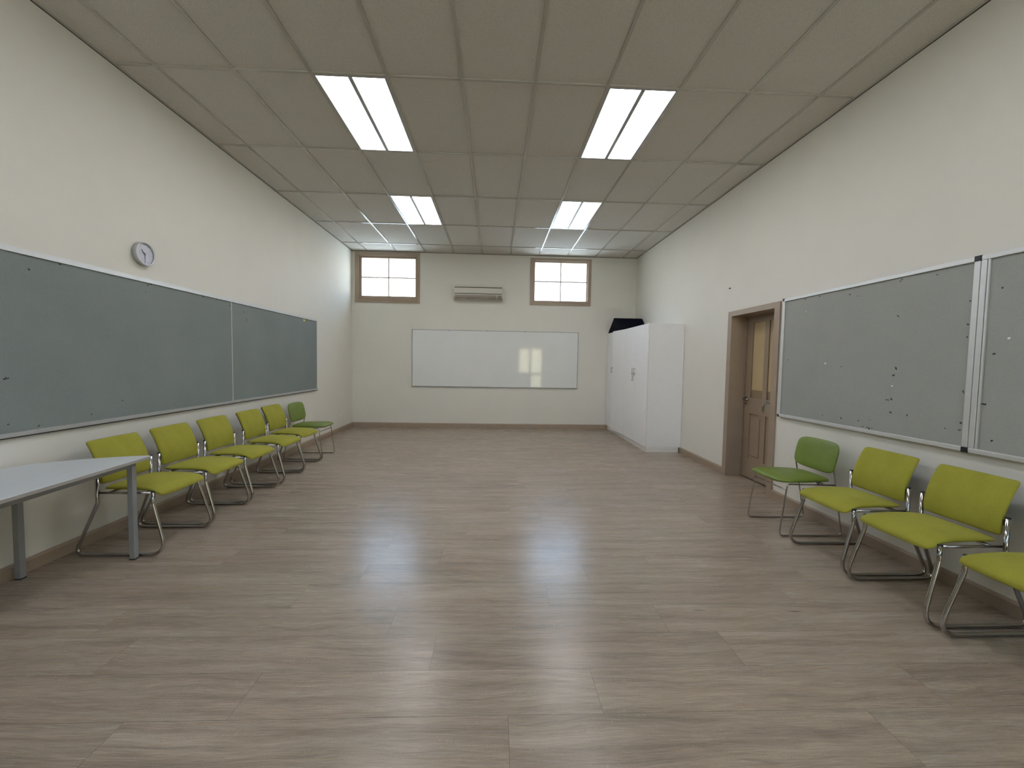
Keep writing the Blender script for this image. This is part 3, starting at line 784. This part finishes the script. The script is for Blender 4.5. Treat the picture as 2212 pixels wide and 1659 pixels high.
# ------------------------------------------------------------------ chairs
def sections(stations, wfun, n=28, pw=3.2):
    """loops across the seat for each (d, ztop, zbot)"""
    out = []
    for (dd, zt, zb) in stations:
        w = wfun(dd); zc = (zt + zb) / 2; h = (zt - zb) / 2; loop = []
        for k in range(n):
            a = 2 * PI * k / n; ca, sa = math.cos(a), math.sin(a)
            yy = w * math.copysign(abs(ca) ** (2 / pw), ca); zz = h * math.copysign(abs(sa) ** (2 / 3.0), sa)
            loop.append((dd, yy, zc + zz))
        out.append(loop)
    return out
def interp(tab, x):
    if x <= tab[0][0]: return tab[0][1]
    for (a, fa), (b, fb) in zip(tab, tab[1:]):
        if x <= b:
            t = (x - a) / (b - a); return fa + (fb - fa) * t
    return tab[-1][1]
def fabric_chair():
    r = empty('fabric_chair')
    wt, wb, R = 0.227, 0.250, 0.0116
    st = [(.004, .472, .455), (.012, .480, .452), (.05, .489, .450), (.13, .495, .449), (.22, .497, .448), (.30, .494, .444), (.35, .488, .437), (.385, .478, .427), (.412, .464, .416), (.430, .446, .412), (.436, .434, .416)]
    wf = lambda d_: interp([(.004, .175), (.012, .192), (.05, .203), (.13, .208), (.350, .210), (.372, .216), (.392, .226), (.412, .225), (.430, .214), (.436, .200)], d_)
    m = MB().loft(sections(st, wf)); m.build('seat', 'fabric', r, smooth=True, subsurf=1)
    # backrest: vertical curve leaning back at the top, gently wrapped
    zs = [.497, .502, .52, .56, .60, .64, .68, .72, .76, .785, .799, .803]
    prof = [(.497, .010), (.56, .012), (.62, .001), (.68, -.020), (.74, -.046), (.80, -.080)]
    hw = lambda z: interp([(.497, .198), (.502, .204), (.52, .208), (.76, .208), (.785, .207), (.799, .203), (.803, .196)], z)
    th = lambda z: interp([(.497, .013), (.502, .019), (.52, .022), (.785, .022), (.799, .018), (.803, .012)], z)
    def loops(off, thk, inset_, zk=1.0):
        out = []
        for z in [(.497 if zk == 1.0 else .505) + (q - .497) * zk for q in zs]:
            w = hw(z) - inset_; h = thk(z); dc = interp(prof, z) + off; loop = []
            n = 28
            for k in range(n):
                a = 2 * PI * k / n; ca, sa = math.cos(a), math.sin(a)
                yy = w * math.copysign(abs(ca) ** (2 / 9.0), ca); xx = h * math.copysign(abs(sa) ** (2 / 2.6), sa)
                loop.append((dc + xx + .12 * yy * yy, yy, z))
            out.append(loop)
        return out
    MB().loft(loops(-.010, th, 0.0)).build('backrest', 'fabric', r, smooth=True, subsurf=1)
    MB().loft(loops(-.033, lambda z: th(z) * .30, .016, .93)).build('back_shell', 'shell', r, smooth=True, subsurf=1)
    for s in (-1, 1):
        P = [(0, s * wt, .604), (0, s * wt, .372), (-.146, s * wb, R + .001), (.482, s * wb, R + .001), (.378, s * wt, .369), (.378, s * wt, .452)]
        lg = MB().tube(fillet(P, [.03, .055, .095, .03], 10), R, 14).build('sled_leg', 'chrome', r)
        for (x, z) in ((0, .604), (.378, .452)):
            MB().lathe([(0, 0), (R + .0006, 0), (R + .0006, .005), (R - .003, .008), (0, .008)], (x, s * wt, z - .001), (0, 0, 1), 16).build('end_cap', 'black', lg)
        MB().tube([(.008, s * (wt - .012), .441), (.370, s * (wt - .012), .441)], .0078, 10).build('seat_rail', 'chrome', r)
    for x in (.06, .34):
        MB().tube([(x, -(wt - .015), .439), (x, wt - .015, .439)], .0085, 10).build('cross_bar', 'chrome', r)
    # brackets tying the backrest shell to the posts
    for s in (-1, 1):
        MB().box(-.014, .006, min(s * .196, s * .222), max(s * .196, s * .222), .560, .590, .002).build('back_bracket', 'shell', r)
    return r
def vinyl_chair():
    r = empty('vinyl_chair')
    w, R = 0.213, 0.0062
    st = [(-.020, .470, .446), (-.010, .482, .441), (.03, .490, .439), (.13, .495, .438), (.25, .496, .438), (.36, .494, .438), (.41, .488, .440), (.440, .478, .443), (.450, .468, .450)]
    wf = lambda d_: interp([(-.020, .140), (-.010, .170), (.03, .192), (.13, .206), (.28, .220), (.36, .224), (.41, .212), (.440, .185), (.450, .155)], d_)
    m = MB().loft(sections(st, wf, pw=2.7)); m.build('seat', 'vinyl', r, smooth=True, subsurf=1)
    # cushion-shaped backrest with round corners, hollowed towards the middle
    cols = 30; out = []
    zc, hh = .652, .130
    for k in range(cols + 1):
        t = -1 + 2 * k / cols; t = math.sin(t * PI / 2)
        y = .228 * t
        e = max(0.0, 1 - abs(t) ** 4.6) ** (1 / 4.6); hz = hh * (0.25 + 0.75 * e) + (0 if abs(t) > .98 else .0)
        cz_ = zc + .012 * (1 - t * t) * 0 ; thk = .020 * (0.30 + 0.70 * (max(0, 1 - abs(t) ** 4)) ** .5)
        low = .010 * (1 - t * t)
        loop = []
        n = 24
        for j in range(n):
            a = 2 * PI * j / n; ca, sa = math.cos(a), math.sin(a)
            zz = (hz + (low if ca < 0 else 0)) * math.copysign(abs(ca) ** (2 / 3.2), ca)
            xx = thk * math.copysign(abs(sa) ** (2 / 2.4), sa)
            lean_ = -.016 - .20 * (zz)
            loop.append((lean_ + xx + .55 * y * y - .022, y, cz_ + zz))
        out.append(loop)
    MB().loft(out).build('backrest', 'vinyl', r, smooth=True, subsurf=1)
    for s in (-1, 1):
        P = [(-.029, s * (w + .006), .712), (0, s * (w + .004), .555), (-.101, s * w, R + .001), (.436, s * w, R + .001), (.430, s * w, .090), (.383, s * (w - .006), .440), (-.022, s * (w - .006), .432)]
        MB().tube(fillet(P, [.03, .035, .035, .02, .030], 8), R, 10).build('wire_leg', 'chrome', r)
    MB().tube([(.390, -(w - .004), .392), (.390, w - .004, .392)], .0055, 8).build('cross_bar', 'chrome', r)
    MB().tube([(.05, -(w - .008), .433), (.05, w - .008, .433)], .0055, 8).build('cross_bar', 'chrome', r)
    for s in (-1, 1):
        MB().tube([(.10, s * (w - .008), .434), (.10, s * (w - .045), .441)], .005, 8).build('seat_clip', 'black', r)
    return r

fc = fabric_chair(); vc = vinyl_chair()
GRPL, GRPR = 'chairs along the left wall', 'chairs along the right wall'
fab = [(-2.785, 3.208, 0.0, 'olive fabric chair partly behind the pale table', GRPL),
       (-2.795, 3.757, 0.0, 'olive fabric chair second from the pale table on the left wall', GRPL),
       (-2.795, 4.303, 0.0, 'middle olive fabric chair of the five along the left wall', GRPL),
       (-2.790, 4.905, 0.0, 'fourth olive fabric chair from the pale table, after the wide gap', GRPL),
       (-2.828, 5.475, -0.01, 'farthest olive fabric chair on the left, next to the green vinyl chair', GRPL),
       (2.820, 2.880, PI, 'olive fabric chair beside the green vinyl chair on the right', GRPR),
       (2.817, 2.335, PI, 'large olive fabric chair under the join of the right pinboards', GRPR),
       (2.825, 1.765, PI, 'olive fabric chair cut off by the right edge of the photo', GRPR)]
for i, (x, y, rz, lab, g_) in enumerate(fab):
    o = fc if i == 0 else copy_tree(fc)
    o.location = (x, y, 0); o.rotation_euler = (0, 0, rz); tag(o, lab, 'chair', g_)
vin = [(-2.842, 6.070, 0.0, 'bright green vinyl chair at the far end of the left row', GRPL),
       (2.822, 3.495, PI, 'bright green vinyl chair on thin wire legs beside the brown door', GRPR)]
for i, (x, y, rz, lab, g_) in enumerate(vin):
    o = vc if i == 0 else copy_tree(vc)
    o.location = (x, y, 0); o.rotation_euler = (0, 0, rz); tag(o, lab, 'chair', g_)

# ------------------------------------------------------------------ daylight
wd = bpy.data.worlds.new('sky'); SC.world = wd; wd.use_nodes = True
nt = wd.node_tree; nt.nodes.clear()
out = nt.nodes.new('ShaderNodeOutputWorld'); bg = nt.nodes.new('ShaderNodeBackground')
tc = nt.nodes.new('ShaderNodeTexCoord'); sp = nt.nodes.new('ShaderNodeSeparateXYZ')
L(nt, tc.outputs['Generated'], sp.inputs[0])
colr = ramp(nt, sp.outputs['Z'], [(0.0, (0.70, 0.68, 0.62)), (0.02, (1.0, 0.965, 0.91)), (0.15, (0.93, 0.96, 1.0)), (0.34, (0.40, 0.66, 1.0)), (1.0, (0.26, 0.43, 0.82))])
L(nt, colr, bg.inputs['Color']); bg.inputs['Strength'].default_value = 20.0
L(nt, bg.outputs[0], out.inputs[0])

# ------------------------------------------------------------------ camera
f_px, yaw, pitch, roll = 892.743, 0.0414, -0.0517, 0.0169
cyw, syw, cp, spn, crl, srl = math.cos(yaw), math.sin(yaw), math.cos(pitch), math.sin(pitch), math.cos(roll), math.sin(roll)
fw = Vector((syw * cp, cyw * cp, spn)); rt = Vector((cyw, -syw, 0)); up = rt.cross(fw)
A = rt * crl + up * srl; B = -rt * srl + up * crl
cd = bpy.data.cameras.new('camera'); cam = bpy.data.objects.new('camera', cd); COL.objects.link(cam)
cd.sensor_width = 36.0; cd.lens = f_px / 2212 * 36.0; cd.clip_start = 0.05; cd.clip_end = 200
Mx = Matrix((A, B, -fw)).transposed().to_4x4(); Mx.translation = Vector((0, 0, 1.4094))
cam.matrix_world = Mx; SC.camera = cam

# ------------------------------------------------------------------ render look
vs = SC.view_settings; vs.view_transform = 'Standard'; vs.look = 'None'; vs.gamma = 1.0; vs.use_curve_mapping = False
vs.exposure = 0.0
SC.render.engine = 'CYCLES'
cy_ = SC.cycles; cy_.use_denoising = True; cy_.use_adaptive_sampling = True; cy_.adaptive_threshold = 0.02; cy_.max_bounces = 8; cy_.diffuse_bounces = 5; cy_.glossy_bounces = 3; cy_.transmission_bounces = 4
cy_.sample_clamp_indirect = 6.0; cy_.caustics_reflective = False; cy_.caustics_refractive = True
